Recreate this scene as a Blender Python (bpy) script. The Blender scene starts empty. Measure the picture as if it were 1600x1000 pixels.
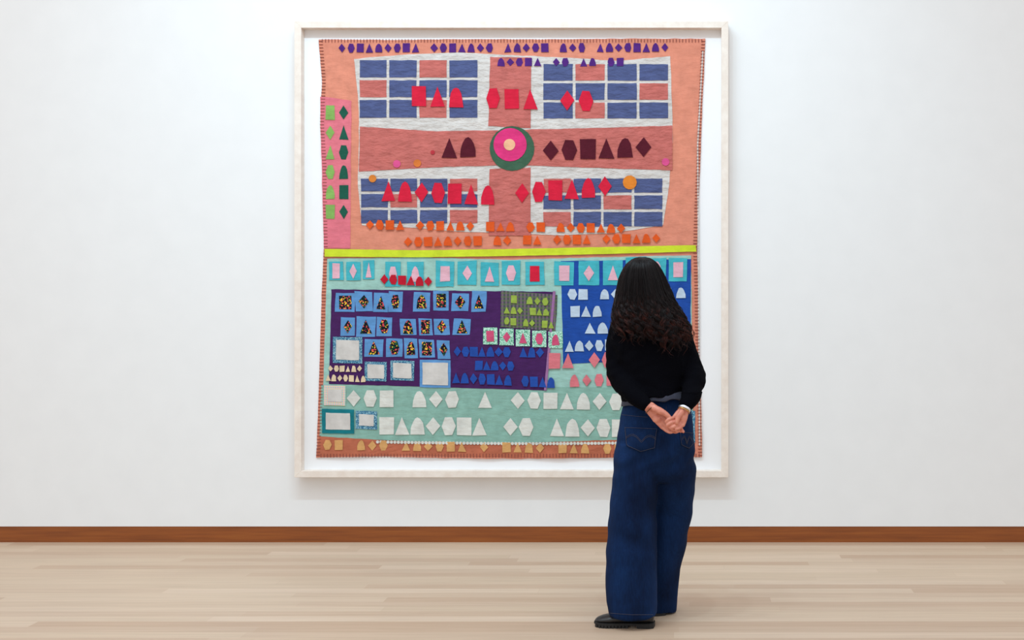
import bpy, bmesh, math, random
import numpy as np
from mathutils import Vector, noise
from mathutils.bvhtree import BVHTree

S = bpy.context.scene
COL = S.collection
random.seed(7)

# ------------------------------------------------------------------ camera
F = 1799.0          # focal length in pixels of the 1600 x 1000 frame
CX, CY = 1080.0, 462.0
CH, CD = 1.5, 7.0   # camera height, distance from the wall (wall front is y = 0)
cam = bpy.data.cameras.new('camera')
cam.sensor_fit = 'HORIZONTAL'
cam.sensor_width = 36.0
cam.lens = 36.0 * F / 1600.0
cam.shift_x = -(CX - 800) / 1600.0
cam.shift_y = -(500 - CY) / 1600.0
cam_o = bpy.data.objects.new('camera', cam)
cam_o.location = (0, -CD, CH)
cam_o.rotation_euler = (math.radians(90), 0, 0)
COL.objects.link(cam_o)
S.camera = cam_o


def P(px, py, y=0.0):
    d = y + CD
    return Vector(((px - CX) * d / F, y, CH - (py - CY) * d / F))


# ------------------------------------------------------------------ world, lights, exposure
S.view_settings.view_transform = 'Standard'
S.view_settings.look = 'None'
S.view_settings.gamma = 1.0
S.view_settings.use_curve_mapping = False
S.view_settings.exposure = 0.06
w = bpy.data.worlds.new('gallery_ambient')
S.world = w
w.use_nodes = True
w.node_tree.nodes['Background'].inputs[0].default_value = (0.935, 0.98, 1.02, 1)
w.node_tree.nodes['Background'].inputs[1].default_value = 0.93


def spot(name, loc, target, power, color, radius=0.03, angle=92, blend=1.0):
    l = bpy.data.lights.new(name, 'SPOT')
    l.energy = power
    l.color = color
    l.shadow_soft_size = radius
    l.spot_size = math.radians(angle)
    l.spot_blend = blend
    o = bpy.data.objects.new(name, l)
    o.location = loc
    o.rotation_euler = (Vector(target) - Vector(loc)).to_track_quat('-Z', 'Y').to_euler()
    COL.objects.link(o)
    return o


FX = -1.09
COOL = (0.58, 0.84, 1.0)
for sx_ in (-2.45, -1.65, -0.85, -0.15):
    spot('track_spotlight', (sx_, -3.0, 5.6), (FX + (sx_ - FX) * 0.75, 0, 1.8), 118, COOL)


def area(name, loc, target, power, color, sx, sy):
    l = bpy.data.lights.new(name, 'AREA')
    l.energy = power
    l.color = color
    l.shape = 'RECTANGLE'
    l.size, l.size_y = sx, sy
    o = bpy.data.objects.new(name, l)
    o.location = loc
    o.rotation_euler = (Vector(target) - Vector(loc)).to_track_quat('-Z', 'Y').to_euler()
    COL.objects.link(o)
    return o


area('overhead_fill', (-2.6, -4.0, 6.2), (-2.6, -3.0, 0), 110, (1.0, 1.0, 1.0), 8, 4)  # unseen fill lamp, added for soft light from above left

# ------------------------------------------------------------------ helpers


def lin(c):
    out = []
    for v in c:
        v = v / 255.0
        out.append(v / 12.92 if v <= 0.04045 else ((v + 0.055) / 1.055) ** 2.4)
    return out


def tag(o, label=None, cat=None, group=None, kind=None):
    if label:
        o['label'] = label
    if cat:
        o['category'] = cat
    if group:
        o['group'] = group
    if kind:
        o['kind'] = kind
    return o


def empty(name, loc):
    o = bpy.data.objects.new(name, None)
    o.location = loc
    o.empty_display_size = 0.1
    COL.objects.link(o)
    return o


def link_mesh(name, me, m, parent=None):
    o = bpy.data.objects.new(name, me)
    if m is not None:
        me.materials.clear()
        me.materials.append(m)
    COL.objects.link(o)
    if parent is not None:
        o.parent = parent
        r = parent
        off = Vector((0, 0, 0))
        while r is not None:
            off += r.location
            r = r.parent
        o.location = -off     # meshes are modelled in world coordinates
        if o.location.length > 1e-9:
            me.transform(__import__('mathutils').Matrix.Translation(o.location))
            o.location = (0, 0, 0)
    return o


def mesh_from(verts, faces, name='m', smooth=False):
    me = bpy.data.meshes.new(name)
    me.from_pydata([tuple(v) for v in verts], [], faces)
    me.validate()
    me.update()
    bm = bmesh.new()
    bm.from_mesh(me)
    bmesh.ops.recalc_face_normals(bm, faces=bm.faces)
    bm.to_mesh(me)
    bm.free()
    if smooth:
        for p in me.polygons:
            p.use_smooth = True
    return me


def new_mat(name):
    m = bpy.data.materials.new(name)
    m.use_nodes = True
    nt = m.node_tree
    b = nt.nodes['Principled BSDF']
    return m, nt, b


def N(nt, t, **kw):
    n = nt.nodes.new(t)
    for k, v in kw.items():
        setattr(n, k, v)
    return n


def mix(nt, a, b, fac, mode='MIX'):
    n = N(nt, 'ShaderNodeMix', data_type='RGBA', blend_type=mode)
    for sock, v in ((n.inputs[0], fac), (n.inputs[6], a), (n.inputs[7], b)):
        if hasattr(v, 'links'):
            nt.links.new(v, sock)
        elif isinstance(v, (int, float)):
            sock.default_value = v
        else:
            sock.default_value = (*v, 1) if len(v) == 3 else v
    return n.outputs[2]


def noise_tex(nt, scale, detail=3, rough=0.5, stretch=None, coord='Object'):
    tc = N(nt, 'ShaderNodeTexCoord')
    n = N(nt, 'ShaderNodeTexNoise')
    n.inputs['Scale'].default_value = scale
    n.inputs['Detail'].default_value = detail
    n.inputs['Roughness'].default_value = rough
    if stretch:
        mp = N(nt, 'ShaderNodeMapping')
        mp.inputs['Scale'].default_value = stretch
        nt.links.new(tc.outputs[coord], mp.inputs[0])
        nt.links.new(mp.outputs[0], n.inputs[0])
    else:
        nt.links.new(tc.outputs[coord], n.inputs[0])
    return n.outputs[0]


def ramp(nt, fac, stops):
    r = N(nt, 'ShaderNodeValToRGB')
    e = r.color_ramp.elements
    while len(e) < len(stops):
        e.new(0.5)
    for el, (p, c) in zip(e, stops):
        el.position = p
        el.color = (*c, 1) if len(c) == 3 else c
    nt.links.new(fac, r.inputs[0])
    return r.outputs[0]


def bump(nt, b, h, strength, dist=0.01):
    n = N(nt, 'ShaderNodeBump')
    n.inputs['Strength'].default_value = strength
    n.inputs['Distance'].default_value = dist
    nt.links.new(h, n.inputs['Height'])
    if b.inputs['Normal'].is_linked:
        prev = b.inputs['Normal'].links[0].from_socket
        nt.links.new(prev, n.inputs['Normal'])
    nt.links.new(n.outputs[0], b.inputs['Normal'])


_fab = {}


def fabric(name, rgb, wrinkle=0.25, vary=0.12, rough=0.95):
    key = (name, rgb)
    if key in _fab:
        return _fab[key]
    m, nt, b = new_mat(name)
    c = [v * 0.76 for v in lin(rgb)]
    hi = [min(1, v * (1 + vary)) for v in c]
    lo = [v * (1 - vary) for v in c]
    n1 = noise_tex(nt, 14, 5, 0.6)
    col = ramp(nt, n1, [(0.3, lo), (0.7, hi)])
    nt.links.new(col, b.inputs['Base Color'])
    b.inputs['Roughness'].default_value = rough
    b.inputs['Specular IOR Level'].default_value = 0.15
    b.inputs['Sheen Weight'].default_value = 0.08
    bump(nt, b, noise_tex(nt, 260, 2), 0.2, 0.002)
    bump(nt, b, noise_tex(nt, 11, 4, 0.55, (1.0, 1, 2.4)), wrinkle, 0.03)
    _fab[key] = m
    return m


def patterned(name, base, inks, scale, thresh=0.5):
    """printed cloth: cell-wise blotches of several colours over a base"""
    m, nt, b = new_mat(name)
    tc = N(nt, 'ShaderNodeTexCoord')
    v = N(nt, 'ShaderNodeTexVoronoi')
    v.inputs['Scale'].default_value = scale
    nt.links.new(tc.outputs['Object'], v.inputs[0])
    sep = N(nt, 'ShaderNodeSeparateColor')
    nt.links.new(v.outputs['Color'], sep.inputs[0])
    stops = [(0.0, lin(base))]
    k = len(inks)
    for i, c in enumerate(inks):
        stops.append((thresh + (1 - thresh) * i / k, lin(c)))
    col = ramp(nt, sep.outputs[0], stops)
    for n in nt.nodes:
        if n.type == 'VALTORGB':
            n.color_ramp.interpolation = 'CONSTANT'
    nt.links.new(col, b.inputs['Base Color'])
    b.inputs['Roughness'].default_value = 0.95
    b.inputs['Specular IOR Level'].default_value = 0.1
    return m


def plaid(name, a, b2, c2, scale):
    m, nt, b = new_mat(name)
    outs = []
    for ax in ('X', 'Z'):
        tc = N(nt, 'ShaderNodeTexCoord')
        wv = N(nt, 'ShaderNodeTexWave', wave_type='BANDS', bands_direction=ax)
        wv.inputs['Scale'].default_value = scale
        nt.links.new(tc.outputs['Object'], wv.inputs[0])
        outs.append(wv.outputs[1])
    c1 = mix(nt, lin(a), lin(b2), outs[0])
    r = ramp(nt, outs[1], [(0.55, (0, 0, 0)), (0.8, (0.6, 0.6, 0.6))])
    col = mix(nt, c1, lin(c2), r)
    nt.links.new(col, b.inputs['Base Color'])
    b.inputs['Roughness'].default_value = 0.95
    return m


# ------------------------------------------------------------------ setting materials
def wall_mat():
    m, nt, b = new_mat('white_gallery_paint')
    n = noise_tex(nt, 6, 3)
    col = ramp(nt, n, [(0.3, (0.80, 0.80, 0.80)), (0.7, (0.82, 0.82, 0.82))])
    nt.links.new(col, b.inputs['Base Color'])
    b.inputs['Roughness'].default_value = 0.85
    b.inputs['Specular IOR Level'].default_value = 0.2
    bump(nt, b, noise_tex(nt, 180, 2), 0.05, 0.002)
    return m


def floor_mat():
    m, nt, b = new_mat('pale_oak_floorboards')
    tc = N(nt, 'ShaderNodeTexCoord')
    br = N(nt, 'ShaderNodeTexBrick')
    br.offset = 0.0
    br.inputs['Scale'].default_value = 1.0
    br.inputs['Mortar Size'].default_value = 0.0007
    br.inputs['Mortar Smooth'].default_value = 0.3
    br.inputs['Bias'].default_value = 0.0
    br.inputs['Brick Width'].default_value = 1.9
    br.inputs['Row Height'].default_value = 0.085
    br.inputs['Color1'].default_value = (0, 0, 0, 1)
    br.inputs['Color2'].default_value = (1, 1, 1, 1)
    br.inputs['Mortar'].default_value = (0.1, 0.1, 0.1, 1)
    sx = N(nt, 'ShaderNodeSeparateXYZ')
    nt.links.new(tc.outputs['Object'], sx.inputs[0])
    m1 = N(nt, 'ShaderNodeMath', operation='DIVIDE')
    nt.links.new(sx.outputs[1], m1.inputs[0])
    m1.inputs[1].default_value = 0.085
    m2 = N(nt, 'ShaderNodeMath', operation='FLOOR')
    nt.links.new(m1.outputs[0], m2.inputs[0])
    wn = N(nt, 'ShaderNodeTexWhiteNoise', noise_dimensions='1D')
    nt.links.new(m2.outputs[0], wn.inputs['W'])
    m3 = N(nt, 'ShaderNodeMath', operation='MULTIPLY_ADD')
    nt.links.new(wn.outputs[0], m3.inputs[0])
    m3.inputs[1].default_value = 1.9
    nt.links.new(sx.outputs[0], m3.inputs[2])
    cx = N(nt, 'ShaderNodeCombineXYZ')
    nt.links.new(m3.outputs[0], cx.inputs[0])
    nt.links.new(sx.outputs[1], cx.inputs[1])
    nt.links.new(cx.outputs[0], br.inputs[0])
    plank = ramp(nt, br.outputs[0], [(0.0, lin((190, 162, 138))), (0.35, lin((198, 173, 150))),
                                     (0.65, lin((201, 178, 154))), (1.0, lin((209, 186, 164)))])
    g = noise_tex(nt, 5, 6, 0.62, (0.35, 9, 1))
    grain = ramp(nt, g, [(0.3, (0.86, 0.83, 0.80)), (0.62, (1.04, 1.03, 1.02))])
    col = mix(nt, plank, grain, 0.65, 'MULTIPLY')
    big = ramp(nt, noise_tex(nt, 0.8, 2), [(0.3, (0.96, 0.95, 0.95)), (0.7, (1.03, 1.02, 1.0))])
    col = mix(nt, col, big, 1.0, 'MULTIPLY')
    nt.links.new(col, b.inputs['Base Color'])
    b.inputs['Roughness'].default_value = 0.48
    b.inputs['Specular IOR Level'].default_value = 0.3
    bump(nt, b, g, 0.03, 0.004)
    return m


def base_mat():
    m, nt, b = new_mat('brown_oak_skirting')
    g = noise_tex(nt, 4, 6, 0.6, (0.5, 6, 12))
    col = ramp(nt, g, [(0.25, lin((113, 54, 10))), (0.55, lin((141, 73, 19))), (0.8, lin((153, 86, 28)))])
    nt.links.new(col, b.inputs['Base Color'])
    b.inputs['Roughness'].default_value = 0.5
    bump(nt, b, g, 0.05, 0.004)
    return m


def frame_mat():
    m, nt, b = new_mat('whitewashed_wood')
    g = noise_tex(nt, 7, 5, 0.6, (3, 1, 3))
    col = ramp(nt, g, [(0.3, lin((226, 212, 200))), (0.7, lin((238, 228, 218)))])
    nt.links.new(col, b.inputs['Base Color'])
    b.inputs['Roughness'].default_value = 0.6
    return m


M_WALL, M_FLOOR, M_BASE, M_FRAME = wall_mat(), floor_mat(), base_mat(), frame_mat()


def box_mesh(a, b):
    x0, y0, z0 = a
    x1, y1, z1 = b
    v = [(x0, y0, z0), (x1, y0, z0), (x1, y1, z0), (x0, y1, z0),
         (x0, y0, z1), (x1, y0, z1), (x1, y1, z1), (x0, y1, z1)]
    f = [(0, 3, 2, 1), (4, 5, 6, 7), (0, 1, 5, 4), (1, 2, 6, 5), (2, 3, 7, 6), (3, 0, 4, 7)]
    return v, f


def struct(name, a, b, m):
    v, f = box_mesh(a, b)
    o = link_mesh(name, mesh_from(v, f, name), m)
    o['kind'] = 'structure'
    return o


# ------------------------------------------------------------------ setting
struct('floor', (-12, -15, -0.1), (9, 0.3, 0), M_FLOOR)
struct('wall_back', (-12, 0, 0.097), (9, 0.3, 6.6), M_WALL)
struct('baseboard_back', (-12, 0.003, 0.0), (9, 0.3, 0.097), M_BASE)

# ------------------------------------------------------------------ picture frame
YF, YB = -0.085, -0.027
a0, a1 = P(460, 33, YF), P(1138, 746, YF)
i0, i1 = P(470.5, 43.5, YF), P(1127.3, 735.8, YF)
frame = tag(empty('picture_frame', ((a0.x + a1.x) / 2, YF / 2, a1.z)),
            'large pale whitewashed wooden box frame on the white wall', 'picture frame')


def rail(o1, o2, in1, in2):
    v = []
    for y in (YF, -0.001):
        for p in (o1, o2, in2, in1):
            v.append((p[0], y, p[1]))
    f = [(0, 1, 2, 3), (7, 6, 5, 4), (0, 4, 5, 1), (1, 5, 6, 2), (2, 6, 7, 3), (3, 7, 4, 0)]
    me = mesh_from(v, f, 'rail')
    bm = bmesh.new()
    bm.from_mesh(me)
    bmesh.ops.bevel(bm, geom=bm.edges[:], offset=0.0012, segments=1, affect='EDGES')
    bm.to_mesh(me)
    bm.free()
    return link_mesh('rail', me, M_FRAME, frame)


oc = [(a0.x, a0.z), (a1.x, a0.z), (a1.x, a1.z), (a0.x, a1.z)]
ic = [(i0.x, i0.z), (i1.x, i0.z), (i1.x, i1.z), (i0.x, i1.z)]
for k in range(4):
    rail(oc[k], oc[(k + 1) % 4], ic[k], ic[(k + 1) % 4])
mb, ntb, bb = new_mat('white_mount_board')
bb.inputs['Base Color'].default_value = (0.86, 0.86, 0.87, 1)
bb.inputs['Roughness'].default_value = 0.9
v, f = box_mesh((i0.x - 0.004, YB, i1.z - 0.004), (i1.x + 0.004, YB + 0.008, i0.z + 0.004))
bo = link_mesh('backing_board', mesh_from(v, f), mb, frame)
bo['label'] = 'white mount board'

# ------------------------------------------------------------------ quilt (plain patchwork)
YQ = YB - 0.006


def wave(px, py):
    """how far the hanging cloth stands off its plane, metres"""
    u, v2 = px / 60.0, py / 60.0
    n = noise.noise(Vector((u * 0.55, v2 * 0.35, 1.3)))
    n2 = noise.noise(Vector((u * 1.6, v2 * 1.1, 7.7)))
    low = max(0.0, (py - 560) / 150.0)
    return 0.002 + 0.0035 * n + 0.0012 * n2 + 0.006 * low * (0.5 + 0.5 * math.sin(px / 17.0 + 0.6))


def Q(px, py, lift):
    return P(px, py, YQ - wave(px, py) - lift)


def lerp_list(lst, t):
    if len(lst) == 1:
        return lst[0]
    s = t * (len(lst) - 1)
    i = min(int(s), len(lst) - 2)
    return lst[i] + (lst[i + 1] - lst[i]) * (s - i)


def sheet(name, left, right, top, bot, lift, m, parent, step=7.0, wob=0.8, label=None):
    """cloth: left/right = lists of x down the sides, top/bot = lists of y across"""
    wpx = abs(right[0] - left[0])
    hpx = abs(bot[0] - top[0])
    nx, ny = max(2, int(wpx / step)), max(2, int(hpx / step))
    verts, faces = [], []
    sd = random.random() * 50
    for j in range(ny + 1):
        for i in range(nx + 1):
            u, vv = i / nx, j / ny
            x = lerp_list(left, vv) * (1 - u) + lerp_list(right, vv) * u
            y = lerp_list(top, u) * (1 - vv) + lerp_list(bot, u) * vv
            if wob:
                x += wob * noise.noise(Vector((x / 13, y / 13, sd)))
                y += wob * noise.noise(Vector((x / 13, y / 13, sd + 9)))
            verts.append(Q(x, y, lift))
    k = nx + 1
    for j in range(ny):
        for i in range(nx):
            faces.append((j * k + i, j * k + i + 1, (j + 1) * k + i + 1, (j + 1) * k + i))
    # turned edge
    ring = [i for i in range(nx + 1)] + [j * k + nx for j in range(1, ny + 1)] + \
           [ny * k + i for i in range(nx - 1, -1, -1)] + [j * k for j in range(ny - 1, 0, -1)]
    b0 = len(verts)
    dep = 0.0022 if lift > 0 else 0.004
    for r in ring:
        verts.append(verts[r] + Vector((0, dep, 0)))
    n = len(ring)
    for i in range(n):
        faces.append((ring[i], b0 + i, b0 + (i + 1) % n, ring[(i + 1) % n]))
    faces.append(tuple(b0 + i for i in range(n)))
    o = link_mesh(name, mesh_from(verts, faces, name, False), m, parent)
    if label:
        o['label'] = label
    return o


def quad(name, pts, lift, m, parent, label=None, wob=0.8, step=7.0):
    (x0, y0), (x1, y1), (x2, y2), (x3, y3) = pts      # TL TR BR BL
    return sheet(name, [x0, x3], [x1, x2], [y0, y1], [y3, y2], lift, m, parent, step, wob, label)


def polys(name, shapes, lift, m, parent, label=None, dep=0.0022):
    verts, faces = [], []
    for pts in shapes:
        b = len(verts)
        n = len(pts)
        ys = sum(p[0] for p in pts) / n, sum(p[1] for p in pts) / n
        dy = wave(*ys)
        for (x, y) in pts:
            verts.append(P(x, y, YQ - wave(x, y) - lift))
        for (x, y) in pts:
            verts.append(P(x, y, YQ - wave(x, y) - lift + dep))
        faces.append(tuple(range(b, b + n)))
        faces.append(tuple(range(b + 2 * n - 1, b + n - 1, -1)))
        for i in range(n):
            j = (i + 1) % n
            faces.append((b + i, b + n + i, b + n + j, b + j))
    o = link_mesh(name, mesh_from(verts, faces, name), m, parent)
    if label:
        o['label'] = label
    return o


C_CORAL = (238, 152, 126)
fc = lambda n, c, **k: fabric(n + '_cloth', c, **k)
qc = P(800, 716, YQ)
quilt = tag(empty('quilt', (qc.x, YQ, qc.z)),
            'large patchwork wall quilt in coral, navy and aqua hanging in the pale frame', 'quilt')

sheet('ground_cloth', [498, 503, 500, 504, 505, 506, 503, 501, 499, 497, 494],
      [1102, 1099, 1096, 1094, 1091, 1089, 1091, 1092, 1094, 1096, 1097],
      [61.5, 62.5, 61, 61.5, 60, 60.5], [715, 713, 716, 717, 716, 715, 714], 0, fc('coral', C_CORAL), quilt, 6)
LQ = 0.0025
quad('side_strip', [(500, 151), (549, 157), (547, 388), (506, 388)], LQ, fc('pink', (241, 128, 143)), quilt)
M_CREAM = fc('cream', (226, 218, 212), wrinkle=0.6)
M_ROSE = fc('rose', (210, 116, 108), wrinkle=0.6)
M_NAVY = fc('navy', (88, 98, 143), wrinkle=0.6)
# upper pieced panel: cream cloth with navy and rose pieces sewn on in a block pattern
up = sheet('pieced_panel', [553, 560, 561, 559, 565], [1047, 1050, 1051, 1046, 1036], [92, 85, 82, 86, 90, 95, 88],
           [352, 356, 362, 365, 368, 364, 352], LQ, M_CREAM, quilt, label='cream pieced panel')
sheet('rose_band', [562, 561], [1050, 1051], [198, 205, 203, 200, 196], [268, 261, 258, 262, 266], LQ * 2, M_ROSE, quilt)
sheet('rose_band', [766, 763], [830, 829], [89, 90], [197, 200], LQ * 2, M_ROSE, quilt)
sheet('rose_band', [765, 763], [829, 829], [264, 262], [368, 368], LQ * 2, M_ROSE, quilt)


def blocks(xs, ys, flip):
    for j in range(len(ys) - 1):
        for i in range(len(xs) - 1):
            x0, x1, y0, y1 = xs[i] + 2.2, xs[i + 1] - 2.2, ys[j] + 2.2, ys[j + 1] - 2.2
            k = (i + 2 * j + flip) % 4
            m, lb = (M_ROSE, 'rose square') if k == 2 else (M_NAVY, 'navy square')
            quad('square_piece', [(x0, y0), (x1, y0), (x1, y1), (x0, y1)], LQ * 2, m, quilt, lb)


blocks([560, 606, 653, 700, 748], [92, 123, 154, 186], 0)
blocks([847, 897, 947, 997, 1046], [98, 128, 158, 187], 1)
blocks([562, 608, 654, 701, 748], [277, 301, 326, 351], 3)
blocks([847, 894, 941, 989, 1037], [277, 303, 329, 356], 2)
# round rosette in the middle
M_PINK = fc('magenta', (235, 60, 130))
disc = lambda cx, cy, r, n=24, e=1.0: [(cx + r * math.cos(2 * math.pi * k / n), cy + r * e * math.sin(2 * math.pi * k / n)) for k in range(n)]
polys('round_patch', [disc(800, 232, 35)], LQ * 3, fc('leaf_green', (70, 105, 82)), quilt, 'green round patch')
polys('round_patch', [disc(797, 226, 26)], LQ * 4, M_PINK, quilt, 'magenta round patch')
polys('round_patch', [disc(796, 226, 9)], LQ * 5, fc('apricot', (250, 190, 150)), quilt, 'apricot round patch')
for (x, y, r, c) in ((984, 285, 11, (240, 140, 50)), (652, 255, 6, (235, 130, 60)), (620, 256, 6, (235, 90, 150)),
                     (1040, 253, 6, (235, 90, 150)), (582, 279, 6, (235, 140, 60)), (676, 238, 3.5, (200, 60, 70))):
    polys('round_patch', [disc(x, y, r, 14)], LQ * 3.5, fc('spot', c), quilt)


# rows of plain geometric applique, each piece sewn on by itself
KINDS = ['square', 'diamond', 'triangle', 'hexagon', 'half_round']


def shape(kind, x, y, wd, h):
    x0, x1, y0, y1 = x - wd / 2, x + wd / 2, y - h / 2, y + h / 2
    j = lambda s=0.5: random.uniform(-s, s)
    if kind == 0:
        p = [(x0, y0), (x1, y0), (x1, y1), (x0, y1)]
    elif kind == 1:
        p = [(x, y0), (x1, y), (x, y1), (x0, y)]
    elif kind == 2:
        p = [(x0, y1), (x, y0), (x1, y1)]
    elif kind == 3:
        p = [(x0, y), (x0 + wd * .25, y0), (x1 - wd * .25, y0), (x1, y), (x1 - wd * .25, y1), (x0 + wd * .25, y1)]
    else:
        p = [(x + wd / 2 * math.cos(a), y1 - h * math.sin(a)) for a in [math.pi * i / 8 for i in range(9)]]
    return [(a + j(), b + j()) for a, b in p]


def piece(kind, x, y, wd, h, lift, m, label=None):
    return polys('applique_' + KINDS[kind], [shape(kind, x, y, wd, h)], lift, m, quilt, label)


def row(name, x0, y0, x1, y1, n, wd, h, lift, m, gaps=(), label=None, fill=0.86):
    for k in range(n):
        if k in gaps:
            continue
        t = (k + 0.5) / n
        piece((k * 2 + n) % 5, x0 + (x1 - x0) * t, y0 + (y1 - y0) * t, wd * fill, h * 0.86, lift, m)


RED, PURP = fc('red', (228, 36, 66)), fc('violet', (88, 42, 128))
ORANGE, MAROON = fc('orange', (240, 96, 38)), fc('maroon', (92, 26, 42))
row('applique_row', 527, 75, 1046, 74, 36, 13, 16, LQ * 2, PURP, (9, 17, 23, 27), 'violet shapes')
row('applique_row', 776, 97, 976, 97, 14, 13, 15, LQ * 3, PURP, (5, 8, 11), 'violet shapes')
row('applique_row', 640, 150, 930, 158, 10, 26, 36, LQ * 4, RED, (3, 7), 'red shapes')
row('applique_row', 687, 232, 746, 229, 2, 28, 36, LQ * 4, MAROON, (), 'maroon shapes')
row('applique_row', 846, 236, 1020, 229, 6, 28, 36, LQ * 4, MAROON, (), 'maroon shapes')
row('applique_row', 594, 298, 775, 305, 7, 25, 36, LQ * 4, RED, (), 'red shapes')
row('applique_row', 803, 303, 958, 290, 6, 25, 36, LQ * 4, RED, (), 'red shapes')
row('applique_row', 570, 351, 978, 357, 26, 15, 17, LQ * 4, ORANGE, (4, 11, 15, 18), 'orange shapes')
row('applique_row', 630, 378, 1033, 372, 26, 15, 17, LQ * 4, ORANGE, (8, 11, 14, 19), 'orange shapes')
for (x, c, n0) in ((516, (146, 190, 100), 0), (537, (34, 96, 78), 1)):
    for k in range(6):
        piece((k + n0) % 5, x, 176 + k * 31, 14, 22, LQ * 2, fc('green', c))

# yellow ribbon
m_rib = fc('acid_yellow', (222, 238, 52), wrinkle=0.15, rough=0.5)
sheet('ribbon', [507, 507], [1087, 1088], [389, 391, 389, 386, 383], [401, 402, 400, 397, 393], LQ * 4, m_rib, quilt, 5, 0.3,
      label='acid yellow ribbon')

# lower half
M_AQUA = fc('aqua', (172, 216, 205))
M_SAGE = fc('sage', (150, 195, 181))
sheet('aqua_panel', [511, 508, 505], [1080, 1081, 1081], [404, 402, 406, 402, 399], [612, 612], LQ, M_AQUA, quilt)
sheet('sage_panel', [502, 499], [1082, 1084], [602, 604, 606], [682, 690, 693, 688, 685], LQ * 1.3, M_SAGE, quilt)
sheet('hem_band', [499, 495], [1084, 1086], [681, 690, 693, 688, 685], [713, 711, 714, 715, 713], LQ * 1.2,
      fc('terracotta', (203, 116, 88)), quilt)
M_PLUM = fc('plum', (78, 38, 98))
quad('plum_panel', [(518, 452), (866, 456), (854, 610), (514, 600)], LQ * 2, M_PLUM, quilt)
quad('blue_panel', [(876, 408), (1080, 405), (1078, 560), (880, 569)], LQ * 2, fc('royal_blue', (36, 82, 172)), quilt)
quad('plaid_patch', [(783, 454), (871, 461), (868, 517), (782, 511)], LQ * 3,
     plaid('dark_plaid_cloth', (58, 70, 66), (112, 92, 110), (90, 110, 60), 14), quilt, 'dark green plaid patch')
quad('trim_strip', [(864, 455), (868, 455), (854, 610), (850, 610)], LQ * 4, fc('mauve', (170, 120, 170)), quilt, step=4, wob=0.3)
M_TURQ = fc('turquoise', (78, 192, 205))
M_PALEPINK = fc('pale_pink', (244, 190, 205))
tl = [(514, 536), (541, 563), (567, 585), (602, 626), (636, 662), (681, 710), (715, 745), (751, 779), (784, 813), (821, 850),
      (866, 897), (904, 936), (942, 973), (978, 1010), (1012, 1041), (1045, 1074)]
for k, (xa, xb) in enumerate(tl):
    y0 = 408 + random.uniform(-2, 2) - (5 if k > 12 else 0)
    y1 = 446 + random.uniform(-2, 2) - (8 if k in (0, 1, 2) or k > 12 else 0)
    quad('turquoise_patch', [(xa, y0), (xb, y0 + random.uniform(-2, 2)), (xb + random.uniform(-1, 1), y1), (xa, y1)], LQ * 3,
         M_TURQ, quilt, step=8)
    kk = k % 5
    piece(kk if k != 9 else 0, (xa + xb) / 2, (y0 + y1) / 2, (xb - xa) * .52, 24, LQ * 4, M_PALEPINK if k != 9 else RED)
row('applique_row', 594, 436, 676, 440, 6, 15, 17, LQ * 5, fc('crimson', (205, 28, 52)), (), 'crimson shapes')
M_SKY = fc('sky_blue', (104, 160, 218))
M_PRINT = patterned('dark_floral_cloth', (24, 24, 34), [(225, 75, 85), (30, 90, 60), (240, 200, 60)], 150, 0.62)
bl = [[(523, 554), (556, 583), (583, 606), (606, 628), (645, 671), (677, 701), (705, 732), (736, 759)],
      [(532, 554), (556, 586), (588, 612), (626, 651), (655, 676), (679, 703), (707, 734)],
      [(569, 598), (603, 629), (632, 653), (656, 680), (684, 704)]]
by = [(456, 487), (496, 525), (530, 559)]
for r in range(3):
    for k, (xa, xb) in enumerate(bl[r]):
        sk = random.uniform(-2, 2)
        y0, y1 = by[r][0] + random.uniform(-2, 2), by[r][1] + random.uniform(-2, 2)
        quad('sky_blue_patch', [(xa + sk, y0), (xb + sk, y0 + 1), (xb, y1), (xa, y1)], LQ * 3, M_SKY, quilt, step=8)
        piece((k + r) % 5, (xa + xb) / 2 + sk / 2, (y0 + y1) / 2, (xb - xa) * .62, 21, LQ * 4, M_PRINT, 'dark floral cloth')
# bordered white squares
M_CARD = fc('calico', (226, 221, 216), wrinkle=0.1)
M_TEALP = patterned('teal_print_cloth', (78, 128, 158), [(150, 190, 200), (40, 90, 120)], 260, 0.5)
cards = [((520, 526, 566, 568), 5, M_TEALP), ((570, 565, 604, 596), 4, M_TEALP), ((610, 563, 647, 595), 4, M_TEALP),
         ((656, 562, 704, 606), 4, M_SKY), ((503, 639, 553, 678), 6, fc('teal', (26, 130, 142))), ((556, 642, 589, 671), 5, M_TEALP),
         ((506, 602, 540, 634), 6, plaid('pastel_plaid_cloth', (235, 170, 180), (150, 200, 200), (230, 215, 150), 22))]
for (xa, ya, xb, yb), bd, mm in cards:
    quad('border_patch', [(xa, ya), (xb, ya + 1), (xb, yb), (xa, yb - 1)], LQ * 3, mm, quilt)
    quad('calico_patch', [(xa + bd, ya + bd), (xb - bd, ya + bd + 1), (xb - bd, yb - bd), (xa + bd, yb - bd - 1)], LQ * 4, M_CARD,
         quilt, 'plain off-white square')
row('applique_row', 512, 576, 566, 576, 6, 9, 11, LQ * 4, fc('buff', (240, 215, 180)), (), 'buff shapes')
row('applique_row', 508, 590, 572, 592, 7, 9, 12, LQ * 4, fc('buff', (240, 215, 180)), (), 'buff shapes')
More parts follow.
